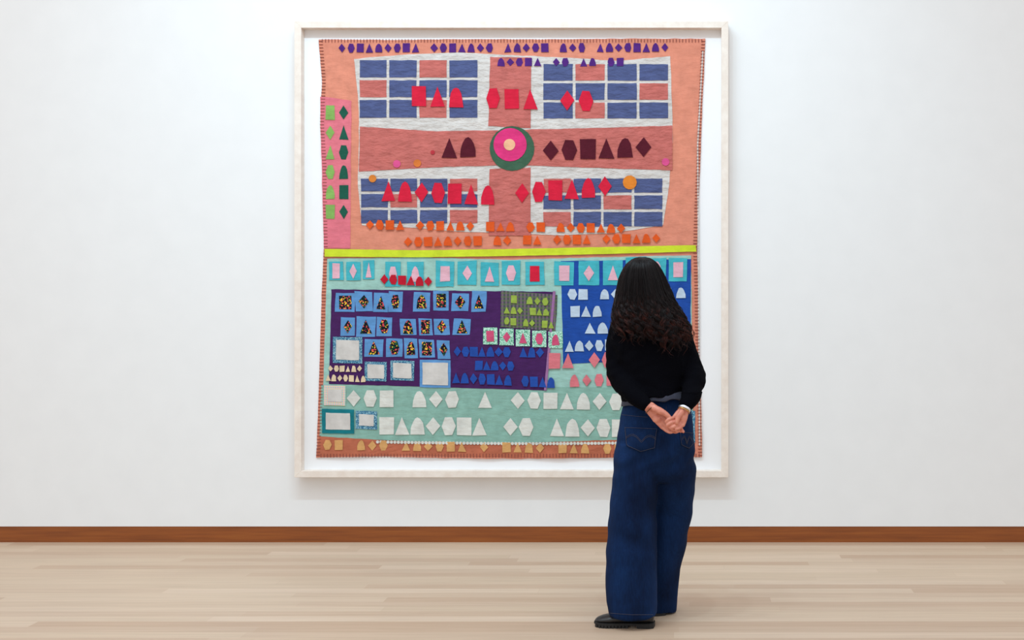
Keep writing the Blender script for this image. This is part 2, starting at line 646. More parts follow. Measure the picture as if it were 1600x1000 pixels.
# mint print squares
M_MINT = patterned('mint_print_cloth', (185, 225, 205), [(90, 160, 130)], 240, 0.6)
for k in range(5):
    x = 755 + k * 25.5
    quad('mint_patch', [(x, 512 + k * 1.5), (x + 22, 512 + k * 1.5), (x + 22, 538 + k * 1.5), (x, 538 + k * 1.5)], LQ * 4, M_MINT, quilt)
    piece(k % 5, x + 11, 525 + k * 1.5, 12, 17, LQ * 5, fc('hot_pink', (225, 90, 130)))
M_BLUE = fc('cobalt', (42, 84, 176))
row('applique_row', 708, 549, 850, 551, 11, 14, 18, LQ * 4, M_BLUE, (7,), 'cobalt shapes')
row('applique_row', 742, 571, 804, 572, 5, 14, 17, LQ * 4, M_BLUE, (), 'cobalt shapes')
row('applique_row', 706, 590, 868, 598, 12, 14, 19, LQ * 4.6, M_BLUE, (7,), 'cobalt shapes')
M_LIME = fc('lime', (165, 190, 80))
row('applique_row', 797, 467, 858, 472, 5, 11, 14, LQ * 5, M_LIME, (1,), 'lime shapes')
row('applique_row', 787, 484, 858, 488, 7, 11, 13, LQ * 5, M_LIME, (3,), 'lime shapes')
row('applique_row', 787, 501, 866, 508, 8, 10, 13, LQ * 5, M_LIME, (2, 5), 'lime shapes')
M_ICE = fc('ice_blue', (205, 222, 240))
row('applique_row', 886, 460, 1020, 459, 8, 17, 19, LQ * 4, M_ICE, (2, 6), 'ice blue shapes')
row('applique_row', 1040, 458, 1072, 457, 2, 17, 19, LQ * 4, M_ICE, (), 'ice blue shapes')
row('applique_row', 890, 487, 1062, 484, 10, 17, 20, LQ * 4, M_ICE, (3, 7), 'ice blue shapes')
row('applique_row', 912, 513, 1050, 511, 7, 19, 20, LQ * 4, M_ICE, (), 'ice blue shapes')
row('applique_row', 882, 541, 1068, 537, 12, 16, 20, LQ * 4, M_ICE, (), 'ice blue shapes')
M_SALMON = fc('salmon', (236, 130, 140))
row('applique_row', 856, 564, 960, 562, 5, 21, 28, LQ * 5, M_SALMON, (2,), 'salmon shapes')
row('applique_row', 888, 595, 1060, 591, 9, 17, 22, LQ * 4, M_SALMON, (), 'salmon shapes')
M_WHITE = fc('white', (236, 236, 228))
row('applique_row', 540, 622, 1078, 629, 21, 25, 30, LQ * 3, M_WHITE, (3, 7, 9), 'white shapes')
row('applique_row', 592, 665, 1076, 670, 20, 26, 32, LQ * 3, M_WHITE, (7, 10), 'white shapes')
M_BUFF2 = fc('ochre', (232, 176, 112))
row('applique_row', 503, 695, 1080, 703, 33, 15, 18, LQ * 3, M_BUFF2, (2, 6, 13, 15, 20, 24), 'ochre shapes')
# scalloped white lace along the sage panel
sh = [disc(590 + k * 5.4, 690.5 + 2.6 * math.sin(math.pi * k * 5.4 / 500), 2.6, 8) for k in range(91)]
polys('lace_trim', sh, LQ * 3, M_WHITE, quilt, 'white scalloped lace')
quad('blue_strip', [(1079, 642), (1086, 642), (1086, 692), (1081, 692)], LQ * 2, M_TEALP, quilt, step=4)
polys('right_seam', [[(1098 - t * .9 if t < 10 else 1089 + (t - 10) * .1, 64 + t * 16.2), (1100.2 - t * .9 if t < 10 else 1091.2 + (t - 10) * .1, 64 + t * 16.2),
                      (1100.2 - (t + 1) * .9 if t < 9 else 1091.2 + (t - 9) * .1, 80.2 + t * 16.2), (1098 - (t + 1) * .9 if t < 9 else 1089 + (t - 9) * .1, 80.2 + t * 16.2)]
                     for t in range(1, 39)], LQ * 1.5, M_CREAM, quilt, 'pale tape')
# blanket stitching round the edge
st = []
Lx = [498, 503, 500, 504, 505, 506, 503, 501, 499, 497, 494]
Rx = [1102, 1099, 1096, 1094, 1091, 1089, 1091, 1092, 1094, 1096, 1097]
for k in range(130):
    t = (k + 0.5) / 130
    y = 62 + 652 * t
    x = lerp_list(Lx, t)
    st.append([(x - .3, y - .5), (x + 6, y - .5), (x + 6, y + .5), (x - .3, y + .5)])
    x = lerp_list(Rx, t)
    st.append([(x - 6, y - .5), (x + .3, y - .5), (x + .3, y + .5), (x - 6, y + .5)])
for k in range(120):
    x = 499 + 596 * (k + .5) / 120
    st.append([(x - .5, 709), (x + .5, 709), (x + .5, 715), (x - .5, 715)])
    x = 501 + 598 * (k + .5) / 120
    st.append([(x - .5, 61), (x + .5, 61), (x + .5, 66), (x - .5, 66)])
polys('blanket_stitching', st, LQ * 1.6, fc('dark_thread', (150, 82, 74)), quilt, 'dark maroon edge stitching')

# ------------------------------------------------------------------ the person
PY = -1.66
person = tag(empty('person', (P(1020, 960, PY).x, PY, 0)),
             'person in black sweater and wide jeans facing the quilt, hands clasped behind back', 'person')


class Soup:
    """overlapping closed solids, fused into one surface by a voxel remesh"""

    def __init__(self):
        self.bm = bmesh.new()

    def ball(self, c, r, seg=20):
        r3 = r if hasattr(r, '__len__') else (r, r, r)
        from mathutils import Matrix
        mt = Matrix.Translation(c) @ Matrix.Diagonal((*r3, 1))
        bmesh.ops.create_uvsphere(self.bm, u_segments=seg, v_segments=seg // 2 + 2, radius=1, matrix=mt)

    def rings(self, rings):
        """closed loft through rings of equal length"""
        vs = [[self.bm.verts.new(p) for p in r] for r in rings]
        n = len(vs[0])
        for a, b in zip(vs, vs[1:]):
            for i in range(n):
                j = (i + 1) % n
                self.bm.faces.new((a[i], a[j], b[j], b[i]))
        self.bm.faces.new(list(reversed(vs[0])))
        self.bm.faces.new(vs[-1])

    def chain(self, pts, rs, seg=16, flat=1.0, sub=4):
        """tapered round limb through pts, with ball ends"""
        P2, R2 = [], []
        n = len(pts)
        for i in range(n - 1):
            p0, p1 = pts[max(i - 1, 0)], pts[i]
            p2, p3 = pts[i + 1], pts[min(i + 2, n - 1)]
            for k in range(sub):
                t = k / sub
                q = 0.5 * ((2 * p1) + (p2 - p0) * t + (2 * p0 - 5 * p1 + 4 * p2 - p3) * t * t + (3 * p1 - p0 - 3 * p2 + p3) * t ** 3)
                P2.append(q)
                R2.append(rs[i] + (rs[i + 1] - rs[i]) * t)
        P2.append(pts[-1])
        R2.append(rs[-1])
        rings = []
        up = Vector((0, 1, 0.13)).normalized()
        for i, p in enumerate(P2):
            tg = (P2[min(i + 1, len(P2) - 1)] - P2[max(i - 1, 0)]).normalized()
            a = tg.cross(up)
            if a.length < 1e-3:
                a = tg.cross(Vector((1, 0, 0)))
            a.normalize()
            b = a.cross(tg).normalized()
            rings.append([p + a * (R2[i] * math.cos(2 * math.pi * k / seg)) + b * (R2[i] * flat * math.sin(2 * math.pi * k / seg))
                          for k in range(seg)])
        self.rings(rings)
        self.ball(P2[0], (R2[0] * .99, R2[0] * .99 * flat, R2[0] * .99), seg)
        self.ball(P2[-1], (R2[-1] * .99, R2[-1] * .99 * flat, R2[-1] * .99), seg)

    def fuse(self, voxel, smooth=3, fac=0.5):
        bmesh.ops.recalc_face_normals(self.bm, faces=self.bm.faces)
        from mathutils import Matrix
        rot = Matrix.Rotation(0.7, 4, Vector((1, 2, 3)).normalized())
        self.bm.transform(rot)
        me = bpy.data.meshes.new('soup')
        self.bm.to_mesh(me)
        self.bm.free()
        o = bpy.data.objects.new('soup', me)
        COL.objects.link(o)
        r = o.modifiers.new('r', 'REMESH')
        r.mode = 'VOXEL'
        r.voxel_size = voxel
        if smooth:
            s = o.modifiers.new('s', 'SMOOTH')
            s.factor = fac
            s.iterations = smooth
        dg = bpy.context.evaluated_depsgraph_get()
        dg.update()
        out = bpy.data.meshes.new_from_object(o.evaluated_get(dg))
        bpy.data.objects.remove(o)
        bpy.data.meshes.remove(me)
        out.transform(rot.inverted())
        out.update()
        for p in out.polygons:
            p.use_smooth = True
        return out


def displace(me, fn):
    nrm = [v.normal.copy() for v in me.vertices]
    new = [v.co + n * fn(v.co) for v, n in zip(me.vertices, nrm)]
    me.vertices.foreach_set('co', [c for p in new for c in p])
    me.update()


def oval(xl, xr, py, yc, ry, n=40, p=2.3):
    cx, rx = (xl + xr) / 2, (xr - xl) / 2
    out = []
    for k in range(n):
        a = 2 * math.pi * k / n
        c, s = math.cos(a), math.sin(a)
        c = math.copysign(abs(c) ** (2 / p), c)
        s = math.copysign(abs(s) ** (2 / p), s)
        q = P(cx + rx * c, py, yc)
        out.append(Vector((q.x, yc + ry * s, q.z)))
    return out


def interp(tab, v):
    for a, b in zip(tab, tab[1:]):
        if v <= b[0]:
            t = (v - a[0]) / (b[0] - a[0])
            t = max(0, t)
            return [p + (q - p) * t for p, q in zip(a, b)]
    return list(tab[-1])


def loft(tab, step=8):
    r = []
    v = tab[0][0]
    while v < tab[-1][0] - 1e-6:
        q = interp(tab, v)
        r.append(oval(q[1], q[2], q[0], q[3], q[4]))
        v += step
    q = tab[-1]
    r.append(oval(q[1], q[2], q[0], q[3], q[4]))
    return r


U = 5.34 / F      # metres per pixel at the person

# materials
m_skin, nt, b = new_mat('warm_skin')
col = ramp(nt, noise_tex(nt, 45, 3), [(0.3, lin((196, 116, 96))), (0.7, lin((220, 146, 123)))])
nt.links.new(col, b.inputs['Base Color'])
b.inputs['Roughness'].default_value = 0.5
b.inputs['Subsurface Weight'].default_value = 0.12
b.inputs['Subsurface Radius'].default_value = (0.006, 0.002, 0.001)
bump(nt, b, noise_tex(nt, 160, 3), 0.12, 0.002)

m_knit, nt, b = new_mat('black_knit')
b.inputs['Base Color'].default_value = (*lin((6, 6, 11)), 1)
b.inputs['Roughness'].default_value = 0.95
b.inputs['Specular IOR Level'].default_value = 0.05
bump(nt, b, noise_tex(nt, 320, 2, 0.5, (2, 2, 0.6)), 0.35, 0.003)

m_denim, nt, b = new_mat('dark_indigo_denim')
n1 = noise_tex(nt, 5, 4, 0.6, (1, 1, 0.45))
n2 = noise_tex(nt, 150, 3, 0.6, (1.6, 1.6, 0.12))
c1 = ramp(nt, n1, [(0.32, lin((4, 19, 46))), (0.7, lin((14, 44, 86)))])
c2 = ramp(nt, n2, [(0.3, (0.72, 0.74, 0.78)), (0.7, (1.2, 1.2, 1.2))])
nt.links.new(mix(nt, c1, c2, 1.0, 'MULTIPLY'), b.inputs['Base Color'])
b.inputs['Roughness'].default_value = 0.9
b.inputs['Specular IOR Level'].default_value = 0.15
bump(nt, b, noise_tex(nt, 300, 2), 0.2, 0.002)
m_thread = fabric('jeans_thread', (84, 80, 92))
m_grey = fabric('grey_jersey', (72, 74, 88))
m_leather, nt, b = new_mat('black_leather')
b.inputs['Base Color'].default_value = (*lin((26, 24, 26)), 1)
b.inputs['Roughness'].default_value = 0.38
m_rubber, nt, b = new_mat('black_rubber')
b.inputs['Base Color'].default_value = (*lin((24, 21, 21)), 1)
b.inputs['Roughness'].default_value = 0.75

# arm paths shared by body and sweater
LA = [P(972, 504, -1.65), P(965, 545, -1.655), P(968, 586, -1.70), P(988, 614, -1.785), P(1012, 635, -1.838)]
RA = [P(1056, 506, -1.65), P(1071, 545, -1.655), P(1084, 586, -1.70), P(1081, 616, -1.785), P(1069, 638, -1.838)]

# ---- body: one continuous surface
B = Soup()
B.rings(loft([(478, 995, 1022, PY, .05), (494, 984, 1036, PY, .065), (520, 974, 1056, PY, .08), (580, 982, 1056, PY, .08),
              (640, 984, 1066, PY, .08), (700, 978, 1070, PY, .085), (724, 980, 1068, PY, .075)]))
B.chain([P(1006, 490, -1.66), P(1005, 462, -1.655)], [.056, .05])
HC = P(1004, 440, -1.645)
B.ball(HC, (.071, .09, .105), 32)
B.ball(HC + Vector((0, .04, -.055)), (.053, .053, .06), 24)
B.ball(HC + Vector((0, .072, -.098)), (.024, .02, .018), 16)          # chin
B.chain([HC + Vector((0, .083, .006)), HC + Vector((0, .099, -.03))], [.007, .0105])   # nose
for s in (-1, 1):
    B.ball(HC + Vector((s * .009, .094, -.033)), (.007, .008, .006), 12)
    B.ball(HC + Vector((s * .071, .002, -.02)), (.008, .018, .03), 14)    # ears
    B.ball(HC + Vector((s * .032, .050, -.036)), (.03, .03, .032), 18)    # cheeks
    B.ball(HC + Vector((s * .03, .073, .019)), (.022, .009, .006), 14)    # brows
B.ball(HC + Vector((0, .083, -.059)), (.02, .009, .0055), 14)             # lips
B.ball(HC + Vector((0, .081, -.068)), (.017, .009, .006), 14)
B.chain(LA, [.038, .036, .033, .029, .0235], flat=.95)
B.chain(RA, [.038, .036, .033, .029, .0235], flat=.95)
FL0, FR0 = P(1008, 972, -1.775), P(1027, 962, -1.57)
B.chain([P(998, 715, -1.67), P(989, 815, -1.715), P(991, 900, -1.745), Vector((FL0.x, -1.78, .07))], [.07, .046, .044, .034])
B.chain([P(1052, 715, -1.64), P(1046, 815, -1.592), P(1032, 900, -1.565), Vector((FR0.x, -1.565, .07))], [.07, .045, .044, .034])
B.chain([Vector((FL0.x, -1.78, .05)), Vector((FL0.x - .11, -1.772, .042))], [.028, .018])
B.chain([Vector((FR0.x, -1.57, .05)), Vector((FR0.x - .03, -1.46, .042))], [.028, .018])


def hp(*a):
    return [P(x, y, d) for x, y, d in a]


px = U
# left hand (palm towards the viewer, thumb uppermost)
kn = [((1018, 633), (1047, 655)), ((1016, 635.5), (1044, 660)), ((1014, 638), (1040, 664.5)), ((1013, 641), (1035, 667.5))]
for (p0, p1) in kn:
    B.chain(hp((p0[0], p0[1], -1.84), ((p0[0] + p1[0]) / 2, (p0[1] + p1[1]) / 2, -1.838), (p1[0], p1[1], -1.842)),
            [4.6 * px, 4.9 * px, 3.5 * px], flat=.8)
B.chain(hp((1047, 655, -1.842), (1056, 661.5, -1.845), (1062, 667, -1.85), (1067.5, 674.5, -1.862)), [.0095, .0088, .008, .0068])
B.chain(hp((1044, 660, -1.842), (1054, 668, -1.845), (1060, 672, -1.848), (1064, 674, -1.852)), [.0098, .009, .008, .007])
B.chain(hp((1040, 664.5, -1.842), (1048.5, 672, -1.847), (1055, 675, -1.855), (1060, 673.5, -1.862)), [.0095, .0088, .008, .007])
B.chain(hp((1035, 667.5, -1.842), (1042, 673.3, -1.848), (1048, 675.5, -1.857), (1052, 674, -1.864)), [.0088, .008, .0072, .0064])
B.chain(hp((1020, 637, -1.848), (1031, 642, -1.862), (1041, 647.5, -1.868), (1048.5, 655.5, -1.866)), [5.6 * px, 5.4 * px, .0115, .0085])
B.ball(P(1029, 643, -1.853), (6.5 * px, .016, 5 * px))
B.ball(P(1027, 654.5, -1.842), (8 * px, .014, 6.5 * px))
# right hand (laid over the left, fingers hooked round its fingers)
kr = [((1065, 640), (1052.5, 653.5)), ((1067, 641), (1057, 658.5)), ((1069.5, 642), (1062, 662)), ((1072, 643), (1067, 664))]
for (p0, p1) in kr:
    B.chain(hp((p0[0], p0[1], -1.842), ((p0[0] + p1[0]) / 2, (p0[1] + p1[1]) / 2, -1.852), (p1[0], p1[1], -1.862)),
            [4.4 * px, 4.6 * px, 3.4 * px], flat=.8)
B.chain(hp((1052.5, 653.5, -1.862), (1045.5, 655.5, -1.874), (1041, 659.5, -1.872), (1043.5, 663.5, -1.866)), [.0094, .0086, .008, .007])
B.chain(hp((1057, 658.5, -1.862), (1048.5, 660.8, -1.877), (1043, 665, -1.875), (1046.5, 668.6, -1.868)), [.0096, .0088, .0082, .0072])
B.chain(hp((1062, 662, -1.862), (1054, 666.2, -1.878), (1048.5, 669, -1.878), (1051.5, 672.5, -1.872)), [.0094, .0086, .008, .007])
B.chain(hp((1067, 664, -1.862), (1061, 669, -1.876), (1056, 671.5, -1.878), (1057, 674, -1.872)), [.0088, .008, .0072, .0064])
B.chain(hp((1066, 643, -1.858), (1060.5, 650, -1.874), (1058.5, 655, -1.88), (1057.5, 661, -1.882)), [4.4 * px, .013, .0108, .0085])
B.ball(P(1066, 655, -1.857), (5 * px, .012, 8 * px))
body_me = B.fuse(0.0024, 3, 0.4)
body = link_mesh('body', body_me, m_skin, person)

m_eye, nt, b = new_mat('eye_white')
b.inputs['Base Color'].default_value = (.8, .78, .75, 1)
b.inputs['Roughness'].default_value = 0.2
m_iris, nt, b = new_mat('brown_iris')
b.inputs['Base Color'].default_value = (.05, .025, .012, 1)
b.inputs['Roughness'].default_value = 0.2
for s in (-1, 1):
    so = Soup()
    so.ball(HC + Vector((s * .03, .0715, .002)), .0115, 16)
    me = bpy.data.meshes.new('eye')
    so.bm.to_mesh(me)
    so.bm.free()
    e = link_mesh('eye', me, m_eye, person)
    so = Soup()
    so.ball(HC + Vector((s * .03, .0808, .003)), (.0052, .0028, .0052), 14)
    me = bpy.data.meshes.new('iris')
    so.bm.to_mesh(me)
    so.bm.free()
    link_mesh('iris', me, m_iris, e)

# ---- jeans
J = Soup()
J.rings(loft([(619, 977, 1075, -1.665, .10), (650, 969, 1082, -1.668, .118), (680, 964, 1084, -1.672, .128), (705, 962, 1084.5, -1.672, .128),
              (735, 961, 1084, -1.672, .106), (752, 966, 1078, -1.675, .07)]))
J.rings(loft([(690, 963, 1030, -1.672, .125), (750, 958, 1029, -1.70, .104), (800, 953, 1027, -1.715, .096), (850, 948.5, 1026, -1.722, .095),
              (890, 945.5, 1026, -1.74, .093), (920, 945, 1026, -1.752, .092), (940, 946.5, 1026, -1.76, .092), (960, 951, 1026, -1.765, .093)]))
J.rings(loft([(690, 1015, 1084.5, -1.665, .12), (750, 1020, 1087, -1.635, .10), (800, 1014, 1083, -1.59, .086), (850, 1004, 1073, -1.585, .08),
              (890, 998, 1061, -1.575, .078), (920, 996, 1057.5, -1.56, .077), (940, 995, 1056, -1.55, .077), (955, 995, 1055, -1.545, .078)]))
# buttocks
J.ball(P(1004, 690, -1.72), (.085, .085, .09), 28)
J.ball(P(1058, 690, -1.71), (.072, .08, .09), 28)
jm = J.fuse(0.005, 14, 0.5)


def jfold(c):
    z = c.z
    n = noise.noise(Vector((c.x * 9, c.y * 9, z * 1.6)))
    amp = 0.004 + 0.010 * max(0, min(1, (0.75 - z) / 0.6))
    d = amp * n
    # soft creases at knee and under the seat
    d += 0.010 * noise.noise(Vector((c.x * 6 + z * 7, c.y * 6, z * 11))) * math.exp(-((z - .45) / .2) ** 2)
    d += 0.014 * noise.noise(Vector((c.x * 14 - z * 10, c.y * 8, z * 14 + 4))) * math.exp(-((z - .76) / .1) ** 2)
    d += 0.004 * noise.noise(Vector((c.x * 10, c.y * 10, z * 22))) * math.exp(-((z - .06) / .08) ** 2)
    if z > 0.93:
        d *= 0.4
    return d


displace(jm, jfold)
jeans = link_mesh('jeans', jm, m_denim, person)
jeans['label'] = 'wide dark indigo jeans'
jb = bmesh.new()
jb.from_mesh(jeans.data)
jbvh = BVHTree.FromBMesh(jb)
JOFF = Vector(person.location)


def on_jeans(x, y, off=0.002):
    o = Vector((0, -CD, CH))
    d = (P(x, y, -1.8) - o).normalized()
    h = jbvh.ray_cast(o - JOFF, d)
    if h[0] is None:
        return P(x, y, -1.78)
    return h[0] + JOFF + h[1] * off


def tube_mesh(paths, r, seg=5):
    verts, faces = [], []
    for pts in paths:
        b0 = len(verts)
        n = len(pts)
        for i, p in enumerate(pts):
            tg = (pts[min(i + 1, n - 1)] - pts[max(i - 1, 0)])
            tg = tg.normalized() if tg.length > 1e-9 else Vector((0, 0, 1))
            a = tg.cross(Vector((0, 1, .01))).normalized()
            bb_ = a.cross(tg).normalized()
            for k in range(seg):
                t = 2 * math.pi * k / seg
                verts.append(p + a * (r * math.cos(t)) + bb_ * (r * math.sin(t)))
        for i in range(n - 1):
            for k in range(seg):
                q = (k + 1) % seg
                faces.append((b0 + i * seg + k, b0 + i * seg + q, b0 + (i + 1) * seg + q, b0 + (i + 1) * seg + k))
        faces.append(tuple(b0 + k for k in range(seg)))
        faces.append(tuple(b0 + (n - 1) * seg + k for k in range(seg)))
    return mesh_from(verts, faces, 'tube', True)


def densify(pts, n=8):
    out = []
    for a, b in zip(pts, pts[1:]):
        for k in range(n):
            out.append((a[0] + (b[0] - a[0]) * k / n, a[1] + (b[1] - a[1]) * k / n))
    out.append(pts[-1])
    return out


def pocket(tl_, tr_, br_, pt, bl_):
    nx, ny = 14, 14
    verts, faces = [], []
    for j in range(ny + 1):
        v = j / ny
        for i in range(nx + 1):
            u = i / nx
            top = (tl_[0] + (tr_[0] - tl_[0]) * u, tl_[1] + (tr_[1] - tl_[1]) * u)
            if u < .5:
                bot = (bl_[0] + (pt[0] - bl_[0]) * u * 2, bl_[1] + (pt[1] - bl_[1]) * u * 2)
            else:
                bot = (pt[0] + (br_[0] - pt[0]) * (u * 2 - 1), pt[1] + (br_[1] - pt[1]) * (u * 2 - 1))
            verts.append(on_jeans(top[0] + (bot[0] - top[0]) * v, top[1] + (bot[1] - top[1]) * v, .0035))
    k = nx + 1
    for j in range(ny):
        for i in range(nx):
            faces.append((j * k + i, j * k + i + 1, (j + 1) * k + i + 1, (j + 1) * k + i))
    me = mesh_from(verts, faces, 'pocket', True)
    bm = bmesh.new()
    bm.from_mesh(me)
    bmesh.ops.solidify(bm, geom=bm.faces[:], thickness=0.003)
    bm.to_mesh(me)
    bm.free()
    po = link_mesh('back_pocket', me, m_denim, jeans)
    ins = lambda p, c, f=.93: (c[0] + (p[0] - c[0]) * f, c[1] + (p[1] - c[1]) * f)
    c = ((tl_[0] + br_[0]) / 2, (tl_[1] + br_[1]) / 2)
    loop = [ins(p, c) for p in (tl_, tr_, br_, pt, bl_, tl_)]
    paths = [[on_jeans(*q, .0052) for q in densify(loop)]]
    wd = tr_[0] - tl_[0]
    for dy in (0, 2.2):
        arc = []
        for i in range(25):
            u = i / 24
            base = tl_[1] + (tr_[1] - tl_[1]) * u + (bl_[1] - tl_[1]) * .52 + dy
            s = u * 2 if u < .5 else 2 - u * 2
            arc.append((tl_[0] + 2.5 + (wd - 6.5) * u + (bl_[0] - tl_[0]) * .3, base - 4.5 * math.sin(math.pi * min(1, s * 1.05)) + 5.5 * s ** 3))
        paths.append([on_jeans(*q, .0052) for q in arc])
    to = link_mesh('pocket_stitching', tube_mesh(paths, .0008), m_thread, jeans)
    to['label'] = 'greyish thread stitching'
    return po


pocket((976, 667), (1028, 669), (1024, 700), (1001, 706), (979, 697))
pocket((1062, 676), (1082.6, 676), (1082, 694), (1076, 701), (1064, 695))
# seams and hems
seams = [[on_jeans(*q, .001) for q in densify([(1041, 634), (1040, 655)], 8)],
         [on_jeans(*q, .001) for q in densify([(972, 648), (990, 650), (1012, 652)], 8)]]
for hem_y, xa, xb in ((959, 954, 1020),):
    seams.append([on_jeans(*q, .001) for q in densify([(xa, hem_y - 1), ((xa + xb) / 2, hem_y + 1.5), (xb, hem_y + 1.5)], 10)])
so_ = link_mesh('seam_stitching', tube_mesh(seams, .0008), m_thread, jeans)
so_['label'] = 'greyish thread stitching'

# ---- grey shirt hem peeking out
T = Soup()
T.rings(loft([(606, 973, 1068, -1.664, .112), (620, 972, 1073, -1.668, .122), (629, 971, 1077, -1.668, .125), (634, 970, 1078.5, -1.668, .126)], 4))
tm = T.fuse(.005, 2)


def hem_lift(c, z0, z1):
    """the hem rides up where the arms are drawn back"""
    t = max(0, min(1, (z1 - c.z) / (z1 - z0)))
    k = max(0, min(1, (c.x + .30) / .16))
    back = max(0, min(1, (-1.62 - c.y) / .1))
    v = t * back * (.036 * k + .006 * math.sin(c.x * 60))
    return v


for v_ in tm.vertices:
    v_.co.z += hem_lift(v_.co, .985, 1.07)
displace(tm, lambda c: .004 * noise.noise(Vector((c.x * 25, c.y * 25, c.z * 8))))
shirt = link_mesh('shirt', tm, m_grey, person)
shirt['label'] = 'grey shirt hem below the sweater'

# ---- sweater
W = Soup()
W.rings(loft([(476, 990, 1022, -1.655, .06), (483, 974, 1036, -1.655, .075), (491, 962, 1056, -1.655, .092), (503, 957, 1071, -1.658, .105),
              (525, 954, 1078, -1.66, .118), (560, 957, 1078, -1.66, .122), (590, 963, 1075, -1.662, .122), (615, 969, 1070, -1.666, .126),
              (628, 972, 1068, -1.668, .130)], 4))
W.chain(LA[:4] + [P(1007, 631, -1.832)], [.052, .054, .054, .045, .033], 20)
W.chain(RA[:4] + [P(1072, 633, -1.832)], [.052, .054, .056, .045, .033], 20)
wm = W.fuse(.005, 10, .5)


def wfold(c):
    n = noise.noise(Vector((c.x * 10 + c.z * 6, c.y * 8, c.z * 9)))
    n2 = noise.noise(Vector((c.x * 22, c.y * 22, c.z * 30 + 3)))
    arm = 1.0 if abs(c.x - P(1020, 600, PY).x) > .13 else .45
    return (.011 * n + .006 * n2) * arm * (1 if c.z > 1.06 else .3)


displace(wm, wfold)
for v_ in wm.vertices:
    if abs(v_.co.x - P(1020, 600, PY).x) < .155 and v_.co.y > -1.80:
        v_.co.z += hem_lift(v_.co, 1.0, 1.09)
sweater = link_mesh('sweater', wm, m_knit, person)
sweater['label'] = 'black long-sleeved knit sweater'


# ---- bracelets
def ring_mesh(c, axis, R, r, n=36, seg=8, wide=1.0):
    axis = axis.normalized()
    a = axis.cross(Vector((0, 0, 1)))
    a = a.normalized()
    b_ = axis.cross(a).normalized()
    verts, faces = [], []
    for i in range(n):
        t = 2 * math.pi * i / n
        e = a * math.cos(t) + b_ * math.sin(t)
        for k in range(seg):
            s = 2 * math.pi * k / seg
            verts.append(c + e * (R + r * math.cos(s)) + axis * (r * wide * math.sin(s)))
    for i in range(n):
        for k in range(seg):
            faces.append((i * seg + k, ((i + 1) % n) * seg + k, ((i + 1) % n) * seg + (k + 1) % seg, i * seg + (k + 1) % seg))
    return mesh_from(verts, faces, 'ring', True)


def metal(name, rgb, rough=.3):
    m, nt, b = new_mat(name)
    b.inputs['Base Color'].default_value = (*lin(rgb), 1)
    b.inputs['Metallic'].default_value = 1
    b.inputs['Roughness'].default_value = rough
    return m


axr = P(1064, 652, -1.862) - P(1071, 636, -1.838)
o = link_mesh('bracelet', ring_mesh(P(1069.5, 638.5, -1.842), axr, .0262, .0028, wide=2.4), metal('silver', (240, 240, 245), .35), person)
o['label'] = 'wide silver bracelet'
o = link_mesh('bracelet', ring_mesh(P(1068.2, 642, -1.846), axr, .0282, .0016), metal('gold', (240, 190, 110)), person)
o['label'] = 'thin gold bangle'
axl = P(1030, 652, -1.838) - P(1011, 634, -1.838)
o = link_mesh('bracelet', ring_mesh(P(1015.5, 638.5, -1.838), axl, .0262, .0014, wide=1.6), fabric('brown_cord', (120, 84, 56)), person)
o['label'] = 'thin brown cord bracelet'

# ---- shoes


